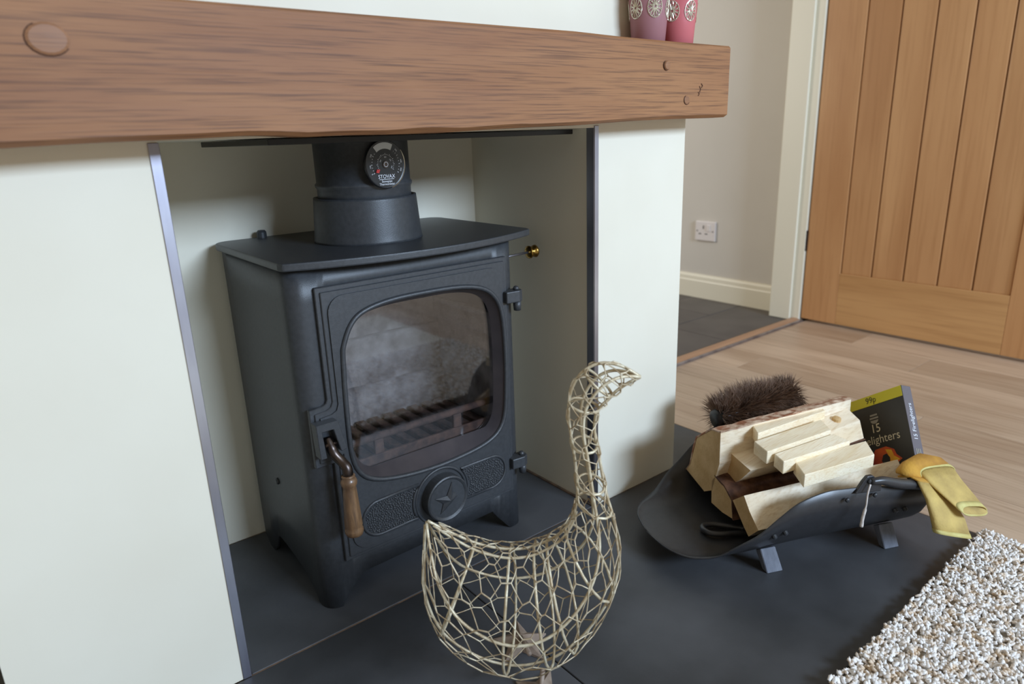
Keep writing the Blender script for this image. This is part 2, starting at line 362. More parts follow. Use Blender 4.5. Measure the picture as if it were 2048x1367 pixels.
# oak door, opened square to its wall
dr = thing('door_1', (2.71, .05, .02), 'oak plank door standing open beside the doorway', 'door', None, 'structure')
DY0, DY1, DX = .522, -.425, 2.692
zt = 2.0; pb, ptop = .238, 1.86; py0, py1 = .364, -.264
mesh('stile', box(DX, DX+.04, py0, DY0, .012, zt), 'oakdoor', dr, bevel=.002)
mesh('stile', box(DX, DX+.04, DY1, py1, .012, zt), 'oakdoor', dr, bevel=.002)
mesh('rail', box(DX+.0005, DX+.04, py1, py0, .012, pb), 'oakrail', dr, bevel=.002)
mesh('rail', box(DX+.0005, DX+.04, py1, py0, ptop, zt), 'oakrail', dr, bevel=.002)
gy = [py0, .235, .110, -.016, -.138, py1]
for a, b in zip(gy[:-1], gy[1:]):
    mesh('board', box(DX+.007, DX+.034, b+.0022, a-.0022, pb-.002, ptop+.002), 'oakdoor', dr, bevel=.004)
mesh('backing', box(DX+.016, DX+.030, py1, py0, pb, ptop), mat('groove_oak', (140, 100, 56), rough=.6), dr)
for z in (.32, 1.62):
    mesh('hinge', join(tube([(DX-.002, DY0+.006, z), (DX-.002, DY0+.006, z+.09)], .006, 10), box(DX, DX+.03, DY0, DY0+.003, z, z+.09)), 'bronze', dr)
# socket
so = thing('wall_socket', (2.762, 1.108, .30), 'white single power socket low on the hall wall', 'socket')
mesh('faceplate', box(2.752, 2.765, 1.047, 1.169, .302, .402), 'plastic', so, bevel=.004)
mesh('switch', box(2.748, 2.753, 1.075, 1.098, .352, .385), 'plastic', so, bevel=.0015)
for (y, z, w, h) in ((1.118, .372, .006, .017), (1.138, .338, .015, .005), (1.100, .338, .015, .005)):
    mesh('pin_slot', box(2.7512, 2.7535, y-w/2, y+w/2, z-h/2, z+h/2), 'plastic2', so)
for y in (1.155, 1.061): mesh('screw', lathe([(.004, 0), (.003, .0015)], (2.752, y, .352), (-1, 0, 0), 10), 'plastic2', so)

# ------------------------------------------------------------------ mantel beam
mb = thing('mantel_beam', (.4, -.05, .87), 'rustic brown oak mantel beam with pegs above the stove', 'mantel')
ZB = [(-.45, .864), (-.177, .865), (-.082, .868), (.028, .8695), (.09, .871), (.129, .870), (.171, .867), (.231, .868), (.312, .867), (.401, .867), (.501, .870), (.611, .872), (.707, .873), (.847, .878), (.97, .880), (1.134, .881)]
ZT = [(-.45, 1.026), (.049, 1.027), (.248, 1.027), (.56, 1.028), (.673, 1.0285), (.801, 1.026), (.946, 1.025), (1.134, 1.025)]
def lerp(T, x):
    for (a, p), (b, q) in zip(T[:-1], T[1:]):
        if x <= b: return p + (q-p)*(x-a)/(b-a)
    return T[-1][1]
V = []; F = []; NX = 110; xs = [-.34 + (1.1325+.34)*i/NX for i in range(NX+1)]
for x in xs:
    zb = lerp(ZB, x); zt_ = lerp(ZT, x); w = .0012*noise.noise((x*9, 3, 0)); ch = .007 + .005*max(0, noise.noise((x*7, 1, 8)))
    sec = [(-.001, zb+.001), (-.06, zb-.0005), (-.1+ch*1.3, zb)]
    for k in range(9):
        t = k/8; z = zb+ch*.8 + (zt_-.004-zb-ch*.8)*t
        sec.append((-.1 + .0014*noise.noise((x*6, z*22, 5)), z + (w if k in (0, 8) else 0)))
    sec += [(-.0955, zt_), (-.001, zt_+.0005)]
    n = len(sec); V += [(x, y, z) for y, z in sec]
for i in range(NX):
    for k in range(n): F.append((i*n+k, (i+1)*n+k, (i+1)*n+(k+1) % n, i*n+(k+1) % n))
F.append(tuple(range(n))); F.append(tuple(NX*n+k for k in range(n))[::-1])
b = mesh('beam', (V, F), 'beam', mb)
for (x, z, r, pr_, sq) in ((-.112, .976, .0165, .0025, 1.25), (.922, .980, .0085, .0035, 1.0), (.989, .916, .0085, .0015, 1.0)):
    prof = [(r, 0), (r, pr_*.5), (r*.86, pr_), (0, pr_*1.15)]
    g = lathe(prof, (0, 0, 0), (0, -1, 0), 20)
    mesh('peg', ([(x+v[0]*sq, -.1002+v[1], z+v[2]) for v in g[0]], g[1]), 'beamend', mb)
    g = [(x+(r+.0004)*sq*math.cos(t*.3), -.1006, z+(r+.0004)*math.sin(t*.3)) for t in range(7, 20)]
    mesh('peg_gap', tube(g, .0009, 5), 'darkbark', mb)
kn = [(1.032+.011*math.cos(t)*(1+.3*noise.noise((t, 0, 0))), .937+.014*math.sin(t)) for t in [i*.35 for i in range(18)]]
for dx, dz, l in ((0, 0, .012), (.006, .007, .008), (-.004, -.009, .007)):
    mesh('knot_crack', tube([(1.030+dx, -.1006, .937+dz-l/2), (1.033+dx, -.101, .937+dz), (1.029+dx, -.1006, .937+dz+l/2)], .0011, 5), 'darkbark', mb)

# ------------------------------------------------------------------ stove
st = thing('wood_stove', (.412, .22, 0), 'black cast iron wood stove with glass door in the recess', 'stove')
YF, YD = .066, .050
SX0, SX1 = .174, .650
# body shell, plan path with rounded front corners
path = []; R_ = .026
for y in (.392, .30, .20, .12): path.append((SX0, y, 's'))
ys = [.392, .365, .34, .325, .31, .30, .285, .25, .21, .17, .14, .118, .105, YF+R_]
path = [(SX0, y, 's') for y in ys]
for i in range(1, 7): a = math.radians(90*i/6); path.append((SX0+R_-R_*math.cos(a), YF+R_-R_*math.sin(a), 'f'))
fx = [.207, .215, .225, .236, .248, .262, .34, .42, .50, .555, .566, .574, .585, .597, .608, .615]
path += [(x, YF, 'f') for x in fx]
for i in range(0, 7): a = math.radians(90*i/6); path.append((SX1-R_+R_*math.sin(a), YF+R_-R_*math.cos(a), 'f'))
path += [(SX1, y, 's') for y in ys[::-1][1:]]
SZ = [(.06, 0), (.105, 0), (.118, .018), (.14, .031), (.17, .041), (.21, .049), (.25, .055), (.285, .058), (.30, .055), (.31, .046), (.325, .015), (.34, 0), (.365, 0), (.40, .03)]
FZ = [(.17, 0), (.202, 0), (.207, .012), (.215, .022), (.236, .044), (.248, .052), (.262, .055), (.555, .060), (.566, .060), (.574, .048), (.585, .034), (.597, .020), (.608, .006), (.612, 0), (.66, 0)]
V = []; F = []
for x, y, k in path:
    zb = lerp(SZ, y) if k == 's' else lerp(FZ, x)
    V += [(x, y, zb), (x, y, .125), (x, y, .60), (x, y, .660)]
for i in range(len(path)-1):
    hole = path[i][2] == path[i+1][2] == 'f' and .22 < path[i][0] < .60 and .22 < path[i+1][0] < .60
    for k in range(3):
        if k == 1 and hole: continue
        F.append((i*4+k, (i+1)*4+k, (i+1)*4+k+1, i*4+k+1))
body = mesh('body', (V, F), 'iron', st, smooth=True, solid=.008)
mesh('back_panel', box(SX0+.004, SX1-.004, .380, .390, .03, .658), 'iron', st)
mesh('base_panel', box(SX0+.006, SX1-.006, YF+.008, .380, .085, .095), 'iron', st)
# top plate, bowed at the front
tp = []
for i in range(25):
    t = i/24; x = .175+(.675-.175)*t; tp.append((x, .047-.052*(1-(2*t-1)**2)))
tp = [(.160, .065), (.164, .052)] + tp + [(.688, .054), (.694, .068)]
for cx, cy, a0 in ((.660, .388, 0), (.194, .388, 90)):
    for i in range(7): a = math.radians(a0+15*i); tp.append((cx+.034*math.cos(a), cy+.034*math.sin(a)))
mesh('top_plate', plate_z(tp, .6600, .6735), 'iron2', st, bevel=.0028)
mesh('rear_stud', lathe([(.010, 0), (.010, .012), (.007, .016)], (.258, .405, .673), (0, 0, 1), 14), 'iron', st)
mesh('side_bolt', lathe([(.007, 0), (.007, .004), (.004, .006)], (SX0-.003, .251, .205), (-1, 0, 0), 12), 'iron', st, smooth=True)
# flue collar
mesh('flue_collar', lathe([(.106, .672), (.105, .678), (.1035, .69), (.099, .752), (.0985, .757), (.094, .757), (.093, .75)], (.4025, .21, 0), n=56), 'iron', st, smooth=True)
# door: three stepped layers around the window
win0 = [(.253, .491), (.257, .517), (.274, .550), (.300, .568), (.351, .5775), (.425, .579), (.500, .5765), (.551, .566), (.580, .545), (.596, .510), (.601, .442), (.600, .365), (.594, .295), (.578, .262), (.548, .245), (.500, .2365), (.425, .233), (.352, .238), (.296, .250), (.264, .272), (.250, .314), (.2495, .397)]
win = [(p[0], p[1]) for p in [(v.x, v.y) for v in cat([(a, b, 0) for a, b in win0], 4, True)]]
WC = (.425, .405)
def inset(poly, c, d): 
    out = []
    for x, z in poly:
        dx, dz = x-c[0], z-c[1]; l = math.hypot(dx, dz); out.append((x-dx/l*d, z-dz/l*d))
    return out
outer1 = [(.622, .625), (.213, .625), (.213, .425), (.210, .418), (.203, .415), (.178, .413), (.178, .303), (.213, .303), (.213, .097), (.622, .097)]
outer2 = [(.614, .617), (.221, .617), (.221, .420), (.217, .411), (.208, .407), (.186, .405), (.186, .311), (.221, .311), (.221, .105), (.614, .105)]
o3 = rrect(.230, .605, .114, .608, .030); o3i = [p for p in o3 if p[0] > .26 or p[1] > .55 or p[1] < .2]
outer3 = []
for p in o3:
    outer3.append(p)
    if abs(p[0]-.230) < 1e-6 and p[1] > .4:
        outer3 += [(.230, .415), (.226, .404), (.216, .399), (.194, .397), (.194, .319), (.230, .319)]
dc = (.44, .36)
door = mesh('door', ring_plate(outer1, inset(win, WC, -.012), dc, YF-.002, YD+.004), 'iron2', st, bevel=.0012, seg=1)
mesh('door_step', ring_plate(outer2, inset(win, WC, -.010), dc, YF-.002, YD+.0005), 'iron2', door, bevel=.0012, seg=1)
mesh('door_panel', ring_plate(outer3, inset(win, WC, -.008), dc, YF-.002, YD-.003), 'iron2', door, bevel=.0014, seg=1)
mesh('window_bead', tube([(x, YD-.0035, z) for x, z in inset(win, WC, -.006)], .0048, 8, True), 'iron2', door, smooth=True)
# sloping inner reveal of the window
wi = inset(win, WC, -.002); wj = inset(win, WC, .010); n = len(wi)
wk = [(x, max(z, .262 - .0*abs(x-.425))) for x, z in wj]
mesh('window_reveal', ([(x, YD-.002, z) for x, z in wi]+[(x, YF+.006, z) for x, z in wk], [(i, (i+1) % n, n+(i+1) % n, n+i) for i in range(n)]), 'soot', door, smooth=True)
mesh('glass_pane', join(plate_y(rrect(.246, .604, .243, .580, .03), YF+.005, YF+.008)), 'pane', door)
# pebbled panels beside the spin wheel
KC = (.4275, .160)
def stadium(side):
    zc, hh = .1665, .036; xs_ = .288 if side < 0 else .558; out = []
    for i in range(13):
        a = math.radians(90+15*i) if side < 0 else math.radians(-90+15*i)
        out.append((xs_+hh*math.cos(a), zc+hh*math.sin(a)))
    for i in range(9):
        t = (-1+2*i/8) if side < 0 else (1-2*i/8); z = zc+hh*t
        r = .066; x = KC[0] + side*math.sqrt(max(0, r*r-(z-KC[1])**2)); out.append((x, z))
    return out
for s in (-1, 1):
    poly = stadium(s)
    mesh('panel_rim', tube([(x, YD-.0035, z) for x, z in poly], .0034, 7, True), 'iron2', door, smooth=True)
    c = (sum(p[0] for p in poly)/len(poly), sum(p[1] for p in poly)/len(poly)); gs = []
    inn = inset(poly, c, .006); rr = random.Random(3+s)
    pts = []
    for k in range(4000):
        x = rr.uniform(min(p[0] for p in inn), max(p[0] for p in inn)); z = rr.uniform(min(p[1] for p in inn), max(p[1] for p in inn))
        th_ = math.atan2(z-c[1], x-c[0])
        if math.hypot(x-c[0], z-c[1]) > polar(inn, c, th_): continue
        if any((x-a)**2+(z-b)**2 < .0037**2 for a, b in pts): continue
        pts.append((x, z))
    for x, z in pts:
        r = rr.uniform(.0019, .0029)
        gs.append(lathe([(r, 0), (r*.85, .0014), (r*.4, .0026), (0, .0028)], (x, YD-.0028, z), (0, -1, 0), 7, caps=False))
    tag(mesh('pebbled_inlay', join(*gs), 'iron2', door, smooth=True), None, None, None, 'stuff')
# spin wheel
KY = YD-.003
mesh('wheel_ring', tube([(KC[0]+.060*math.cos(i*.1309), KY, KC[1]+.060*math.sin(i*.1309)) for i in range(48)], .0035, 7, True), 'iron2', door, smooth=True)
wh = mesh('spin_wheel', lathe([(.049, -.004), (.049, .020), (.0485, .0225), (.046, .024), (.043, .0225), (.041, .021), (.0, .0212)], (KC[0]+.002, KY, KC[1]), (0, -1, 0), 48), 'iron2', door, smooth=False)
tips = [(.011, .034), (-.031, .010), (-.020, -.028), (.023, .001)]
vals = [(-.003, .008), (-.0125, -.006), (.0075, -.0105), (.0115, .0105)]
sv = [(KC[0]+.003, KY-.031, KC[1]-.001)]; 
for t, v in zip(tips, vals):
    sv += [(KC[0]+.002+t[0], KY-.0225, KC[1]+t[1]), (KC[0]+.002+v[0], KY-.0235, KC[1]+v[1])]
mesh('emblem', (sv + [(v[0], KY-.0195, v[2]) for v in sv[1:]], [(0, 1+i, 1+(i+1) % 8) for i in range(8)] + [(1+i, 9+i, 9+(i+1) % 8, 1+(i+1) % 8) for i in range(8)]), 'iron2', wh)
# hinges
for z in (.532, .158):
    h = mesh('hinge', join(plate_z([(.610, YD-.012), (.640, YD-.016), (.652, YD-.010), (.656, YD+.006), (.648, YD+.014), (.610, YD+.012)], z-.002, z+.022)), 'iron2', st, bevel=.002)
    mesh('pin', lathe([(.0075, -.022), (.0085, -.012), (.0085, -.002)], (.644, YD-.002, z), n=14), 'iron2', h, smooth=True)
    mesh('pin_cap', lathe([(.0065, .022), (.0062, .026), (.004, .029), (0, .030)], (.642, YD-.002, z), n=14), 'iron2', h, smooth=True)
# latch bracket, lever, turned handle
lb = [(.170, .392), (.214, .392), (.226, .335), (.2145, .335), (.2075, .377), (.186, .377), (.1875, .330), (.176, .330)]
lb = [(.176, .394), (.217, .394), (.229, .338), (.217, .335), (.207, .380), (.186, .380), (.190, .330), (.178, .330)]
hd = mesh('latch_bracket', plate_y(lb, YD-.024, YD-.001), 'iron2', door, bevel=.0012, seg=1)
lev = mesh('latch_lever', tube(cat([(.199, YD-.010, .362), (.200, YD-.019, .350), (.203, YD-.024, .335), (.210, YD-.031, .323), (.215, YD-.040, .312), (.2155, YD-.043, .303), (.2155, YD-.043, .295)], 4), [.0075]*5+[.009]*10+[.0095]*10, 12), 'bronze', door, smooth=True)
mesh('pivot_pin', tube([(.190, YD-.018, .352), (.212, YD-.018, .352)], .005, 12), 'bronze', lev, smooth=True)
mesh('wooden_handle', lathe([(.006, 0), (.0115, -.001), (.0125, -.003), (.0105, -.006), (.0135, -.009), (.0150, -.014), (.0138, -.020), (.0118, -.0245), (.0125, -.032), (.0150, -.075), (.0163, -.100), (.0150, -.104), (.0168, -.108), (.0170, -.113), (.0150, -.119), (.010, -.122), (0, -.1225)], (.2155, YD-.043, .298), n=24), 'handlewood', lev, smooth=True)
# brass pull on the right side
kb = mesh('air_control_rod', tube([(.648, .15, .601), (.772, .15, .6045)], .0028, 8), 'steel', st, smooth=True)
mesh('brass_knob', lathe([(.010, -.008), (.0145, -.006), (.0145, -.003), (.008, .0), (.007, .004), (.013, .009), (.0145, .013), (.011, .017), (0, .018)], (.770, .15, .6045), (1, 0, .03), 24), 'brass', kb, smooth=True)
# fire box
fb = mesh('firebox_floor', box(.205, .620, YF+.012, .36, .236, .244), 'soot', st)
for (z0, z1, d) in ((.246, .332, .300), (.334, .440, .312), (.442, .62, .330)):
    V = []; F = []; nx, nz = 24, 8
    for j in range(nz+1):
        for i in range(nx+1):
            x = .214+.398*i/nx; z = z0+(z1-z0)*j/nz; bul = .006*noise.noise((x*18, z*18, d*9))+.004*noise.noise((x*55, z*55, 2))
            V.append((x, d - (.010 if j == nz else 0)*0 + bul, z))
    n0 = len(V)
    for i in range(nx+1): V.append((.214+.398*i/nx, d+.06, z1))
    for j in range(nz):
        for i in range(nx): a = j*(nx+1)+i; F.append((a, a+1, a+nx+2, a+nx+1))
    for i in range(nx): a = nz*(nx+1)+i; F.append((a, a+1, n0+i+1, n0+i))
    mesh('back_brick', (V, F), 'firebrick', fb, smooth=True)
for s, x in ((-1, .214), (1, .612)):
    mesh('side_brick', box(min(x, x+s*.016), max(x, x+s*.016), YF+.03, .335, .246, .50), 'firebrick', fb, bevel=.004)
mesh('baffle', prism([(.09, .60), (.34, .55), (.34, .562), (.09, .612)], lambda u, v: (.205, u, v), lambda u, v: (.62, u, v)), 'soot', fb)
for i in range(11):
    x = .232 + i*.034
    mesh('grate_bar', box(x, x+.021, .098, .292, .249, .262), 'rust', fb, bevel=.002, seg=1)
mesh('front_fire_bar', tube([(.212, .106, .303), (.614, .106, .303)], .0075, 12), 'rust', fb, smooth=True)
mesh('front_fence', box(.212, .614, .092, .099, .246, .272), 'rust', fb, bevel=.002)
for x in (.315, .50): mesh('fence_post', box(x, x+.020, .095, .104, .266, .300), 'rust', fb, bevel=.002)

# flue pipe, register plate, thermometer
fp = thing('flue_pipe', (.4025, .21, .757), 'black flue pipe rising from the stove collar', 'flue')
mesh('pipe', lathe([(.0895, -.012), (.0895, .016), (.0925, .0205), (.0925, .0245), (.0895, .028), (.0895, .1105)], (.4025, .21, .757), n=56, caps=False), 'iron', fp, smooth=True)
rp = mesh('register_plate', box(.165, .805, .045, .40, .8570, .8665), 'black', None, bevel=.001)  # thickened upwards, its black edge stands in for the shaded gap above
tag(rp, 'black steel register plate closing the chimney under the mantel beam', 'plate')
TCc = Vector((.3985, .1125, .8165)); tn = Vector((.10, -1, .0)).normalized(); tx = Vector((1, .10, 0)).normalized(); tz = Vector((0, 0, 1))
tm = thing('pipe_thermometer', TCc - Vector((0, 0, .043)), 'round black stovepipe thermometer dial stuck on the flue pipe', 'thermometer')
RT = .043
mesh('case', lathe([(.036, -.016), (RT, -.003), (RT, .0), (RT-.0012, .0015), (RT-.003, .001), (0, .001)], TCc, tn, 48), 'dialb', tm)
mesh('silver_edge', tube([TCc + tx*(RT-.0004)*math.cos(a) + tz*(RT-.0004)*math.sin(a) + tn*.001 for a in [math.radians(d) for d in range(-75, 40, 5)]], .0009, 6), 'silver', tm)
def arc(r0, r1, a0, a1, n=14):
    return [(r1*math.cos(math.radians(a0+(a1-a0)*i/n)), r1*math.sin(math.radians(a0+(a1-a0)*i/n))) for i in range(n+1)] + [(r0*math.cos(math.radians(a1-(a1-a0)*i/n)), r0*math.sin(math.radians(a1-(a1-a0)*i/n))) for i in range(n+1)]
mesh('white_arc', flat(arc(.0275, .0385, 62, 128), TCc, tx, tz, .0016), 'dialw', tm)
mesh('dial_groove', flat(arc(.0175, .0262, -32, 212, 40), TCc, tx, tz, .0012, .0003), 'black', tm)
gs = []
for d in range(-30, 211, 10):
    c0, s0 = math.cos(math.radians(d)), math.sin(math.radians(d)); l = .003 if d % 30 == 0 else .0016
    gs.append(flat([(-.00035, .0165), (.00035, .0165), (.00035, .0165+l), (-.00035, .0165+l)], TCc, tx*s0 - tz*c0, tx*c0 + tz*s0, .0022))
    if not 55 < d < 135: gs.append(flat([(-.0004, .0285), (.0004, .0285), (.0004, .0285+l), (-.0004, .0285+l)], TCc, tx*s0 - tz*c0, tx*c0 + tz*s0, .0022))
mesh('scale_marks', join(*gs), 'inkwhite', tm)
for k, (t_, d, r) in enumerate((('0', 208, .034), ('100', 186, .033), ('200', 152, .034), ('300', 45, .034), ('400', 8, .034), ('500', -18, .034), ('100', 150, .0125), ('200', 90, .0128), ('300', 35, .0128), ('400', -22, .0135))):
    a = math.radians(d); text(t_, TCc + tx*r*math.cos(a)+tz*r*math.sin(a), tx*math.sin(a)-tz*math.cos(a), tx*math.cos(a)+tz*math.sin(a), .0042 if r > .02 else .0034, 'inkwhite', tm, 'numeral', off=.0022)
mesh('red_pointer', flat([(-.0225, -.0135), (-.0165, -.0145), (-.0135, -.0085), (-.0205, -.0080)], TCc, tx, tz, .0034, .0012), 'red', tm)
mesh('centre_ring', tube([TCc + tx*.0042*math.cos(i*.4)+tz*.0042*math.sin(i*.4)+tn*.003 for i in range(16)], .0006, 5, True), 'inkwhite', tm)
mesh('centre_boss', lathe([(.007, .001), (.0065, .0022), (0, .0024)], TCc, tn, 20), 'bronze', tm)
text('STOVAX', TCc - tz*.0215, tx, tz, .0095, 'inkwhite', tm, off=.0022, scx=1.0)
mesh('rule', flat([(-.016, -.0266), (.016, -.0266), (.016, -.0259), (-.016, -.0259)], TCc, tx, tz, .0022), 'inkwhite', tm)
text('Stovepipe', TCc - tz*.0300, tx, tz, .0058, 'inkwhite', tm, off=.0022)
text('Thermometer', TCc - tz*.0349, tx, tz, .0058, 'inkwhite', tm, off=.0022)

# ------------------------------------------------------------------ wire goose
GB = Vector((.352, -.318, 0)); ge = Vector((.7782, -.6280, 0)); gn = Vector((.6199, .7847, 0))
GP = [(-0.1497,0.3017,-0.1540,0.2950),(-0.1315,0.2888,-0.1593,0.2424),(-0.1057,0.2729,-0.1629,0.1698),(-0.0795,0.2587,-0.1398,0.0979),(-0.0529,0.2496,-0.0899,0.0519),(-0.0261,0.2449,-0.0336,0.0296),(0.0011,0.2465,0.0197,0.0352),(0.0244,0.2544,0.0649,0.0619),(0.0439,0.2650,0.1055,0.1114),(0.0594,0.2793,0.1331,0.1684),(0.0711,0.2988,0.1427,0.2299),(0.0766,0.3200,0.1344,0.2919),(0.0791,0.3453,0.1220,0.3393),(0.0770,0.3787,0.1158,0.3730),(0.0736,0.4115,0.1098,0.4101),(0.0688,0.4438,0.1046,0.4408),(0.0669,0.4715,0.1068,0.4676),(0.0693,0.4985,0.1147,0.4813),(0.0803,0.5249,0.1241,0.4903),(0.0982,0.5408,0.1341,0.5014),(0.1195,0.5460,0.1462,0.5109),(0.1444,0.5398,0.1576,0.5174),(0.1696,0.5237,0.1697,0.5230)]
GW = [.002, .024, .046, .063, .075, .081, .080, .074, .065, .053, .040, .030, .025, .022, .020, .019, .019, .020, .022, .021, .017, .010, .001]
TT = cat([(p[0], p[1], w) for p, w in zip(GP, GW)], 6); BB = cat([(p[2], p[3], 0) for p in GP], 6)
def GS(t, th, ex=0):
    # t in 0..22 along the bird, th around it (0 top, pi/2 far side)
    f = min(max(t, 0), 22)*6; i = min(int(f), len(TT)-2); q = f-i
    T = TT[i].lerp(TT[i+1], q); B = BB[i].lerp(BB[i+1], q); w = max(T.z, 0)+ex
    c = Vector(((T.x+B.x)/2, (T.y+B.y)/2)); h = Vector(((T.x-B.x)/2, (T.y-B.y)/2)); hl = h.length
    h = h*((hl+ex)/hl) if hl > 1e-6 else h
    p = c + h*math.cos(th)
    return GB + ge*p.x + Vector((0, 0, p.y)) + gn*w*math.sin(th)
go = thing('wire_goose', GB, 'gilt wire netting goose ornament standing on the slate hearth', 'ornament')
rr = random.Random(11)
for th_ in (0, math.pi/2, math.pi, -math.pi/2):
    mesh('frame_wire', tube([GS(i*.25, th_ + (.06 if th_ == 0 else 0)) for i in range(0, 89)], .0024, 7), 'wire', go, smooth=True)
mesh('frame_wire', tube([GS(i*.25, -.2) for i in range(2, 44)], .0022, 7), 'wire', go, smooth=True)
for t in (3.0, 5.0, 6.4, 7.3, 9.0, 11.4, 12.4, 14.3, 16.6, 18.6):
    mesh('hoop', tube([GS(t + (.25*math.sin(k*.4189) if t < 10 else .15*math.sin(k*.4189)), k*.4189) for k in range(15)], .0023 if t < 10 else .0021, 7, True), 'wire', go, smooth=True)
def netting(t0, t1, rows, n2, jit, ph):
    gs = []; P = {}
    for r in range(rows+1):
        for k in range(2*n2):
            d = .30 if (k+r) % 2 else -.30
            t = t0 + (t1-t0)*(r + d)/rows + rr.uniform(-jit, jit)*(t1-t0)/rows
            P[r, k] = GS(min(max(t, .15), 21.7), ph + math.pi*k/n2 + rr.uniform(-jit, jit)*math.pi/n2, .0038)
    for r in range(rows+1):
        for k in range(2*n2):
            a = P[r, k]; b = P[r, (k+1) % (2*n2)]; m = (a+b)/2 + Vector([rr.uniform(-.001, .001) for _ in range(3)])
            gs.append(tube([a, m, b], .00095, 5, caps=False))
            if (k+r) % 2 and r < rows:
                b = P[r+1, k]; gs.append(tube([a, (a+b)/2, b], .0014, 5, caps=False))
    return join(*gs)
tag(mesh('body_netting', netting(1.1, 10.9, 12, 12, .15, .1), 'wirenet', go, smooth=True), None, None, None, 'stuff')
tag(mesh('neck_netting', netting(11.3, 21.2, 12, 4, .2, .3), 'wirenet', go, smooth=True), None, None, None, 'stuff')
def star(c, ang, r, tips=5):
    c = Vector(c); V = [c + Vector((0, 0, .020))]; F = []
    for i in range(2*tips):
        a = ang + math.pi*i/tips; q = r*(1 if i % 2 == 0 else .42)*(1+.12*math.sin(i*2.1)); V.append(c + Vector((q*math.cos(a), q*math.sin(a), .004 if i % 2 == 0 else .0065)))
    m_ = len(V)
    for i in range(2*tips): F.append((0, 1+i, 1+(i+1) % (2*tips)))
    V += [Vector((v.x, v.y, 0.0005)) for v in V[1:]]
    for i in range(2*tips): F.append((1+i, m_+i, m_+(i+1) % (2*tips), 1+(i+1) % (2*tips)))
    F.append(tuple(range(m_, m_+2*tips))[::-1])
    return V, F
for (fx_, fy_, an) in ((.340, -.356, .55), (.392, -.243, 1.0)):
    ft = mesh('star_foot', star((fx_, fy_, 0), an, .056), 'foot', go)
    hip = GS(5.6 if fy_ > -.3 else 6.0, math.pi + (-.25 if fy_ > -.3 else .25))
    mesh('leg', tube([(fx_, fy_, .015), hip], .0042, 8), 'foot', go, smooth=True)

# ------------------------------------------------------------------ log scuttle (a along, b across)
SA = Vector((.9111, -.4122, 0)); SB = Vector((.4122, .9111, 0)); UZ = Vector((0, 0, 1))
def S(a, b, z): return SA*a + SB*b + UZ*z
B0 = .135
RIM = [(.790, .046, .0), (.794, .046, .045), (.803, .046, .078), (.828, .047, .115), (.871, .055, .138), (.911, .084, .156), (.947, .108, .166), (.984, .140, .171), (1.022, .168, .175), (1.076, .182, .176), (1.121, .181, .176), (1.179, .176, .175), (1.251, .164, .174), (1.307, .151, .172), (1.345, .143, .168), (1.362, .139, .155)]
RC = cat(RIM, 4)
sb = thing('log_scuttle', S(1.12, B0, 0), 'black metal log scuttle with curved sides on the hearth', 'log basket')
V = []; F = []; NS = 24
def zmid(a): return lerp([(.78, .046), (.83, .041), (.9, .036), (1.0, .034), (1.25, .036), (1.37, .040)], a)
for p in RC:
    for k in range(NS+1):
        s = -1+2*k/NS; zm = min(zmid(p.x), p.y)
        V.append(S(p.x, B0 + p.z*s, zm + (p.y-zm)*abs(s)**6.5))
for i in range(len(RC)-1):
    for k in range(NS): F.append((i*(NS+1)+k, (i+1)*(NS+1)+k, (i+1)*(NS+1)+k+1, i*(NS+1)+k+1))
pan = mesh('pan', (V, F), 'scuttle', sb, smooth=True, solid=.003)
def surf_z(a, b):
    for p, q in zip(RC[:-1], RC[1:]):
        if p.x <= a <= q.x:
            t = (a-p.x)/max(q.x-p.x, 1e-6); w = p.z+(q.z-p.z)*t; zr = p.y+(q.y-p.y)*t; s = abs((b-B0)/w); zm = min(zmid(a), zr); return zm+(zr-zm)*min(s, 1)**6.5
    return .05
for a, s in ((.985, -1), (1.265, -1), (.985, 1), (1.265, 1)):
    bo = B0 + s*.140; zt2 = surf_z(a, bo-s*.020)-.003
    ft = mesh('foot', ([S(a-.014, bo-s*.020, zt2), S(a+.020, bo-s*.020, zt2), S(a+.020, bo-s*.004, zt2+.010), S(a-.014, bo-s*.004, zt2+.010), S(a-.010+.008, bo-s*.010, 0), S(a+.034, bo-s*.010, 0), S(a+.034, bo+s*.008, 0), S(a-.010+.008, bo+s*.008, 0)],
                   [(0, 3, 2, 1), (4, 5, 6, 7), (0, 1, 5, 4), (1, 2, 6, 5), (2, 3, 7, 6), (3, 0, 4, 7)]), 'greywood', sb, bevel=.0015, seg=1)
    for da in (-.002, .022):
        bb = B0 + s*.158; mesh('bolt', lathe([(.005, -.003), (.005, .003), (.002, .005)], S(a+da, bb+s*.002, surf_z(a+da, bb)-.005), SB*s*1.0 + UZ*-.8, 10), 'iron', ft)
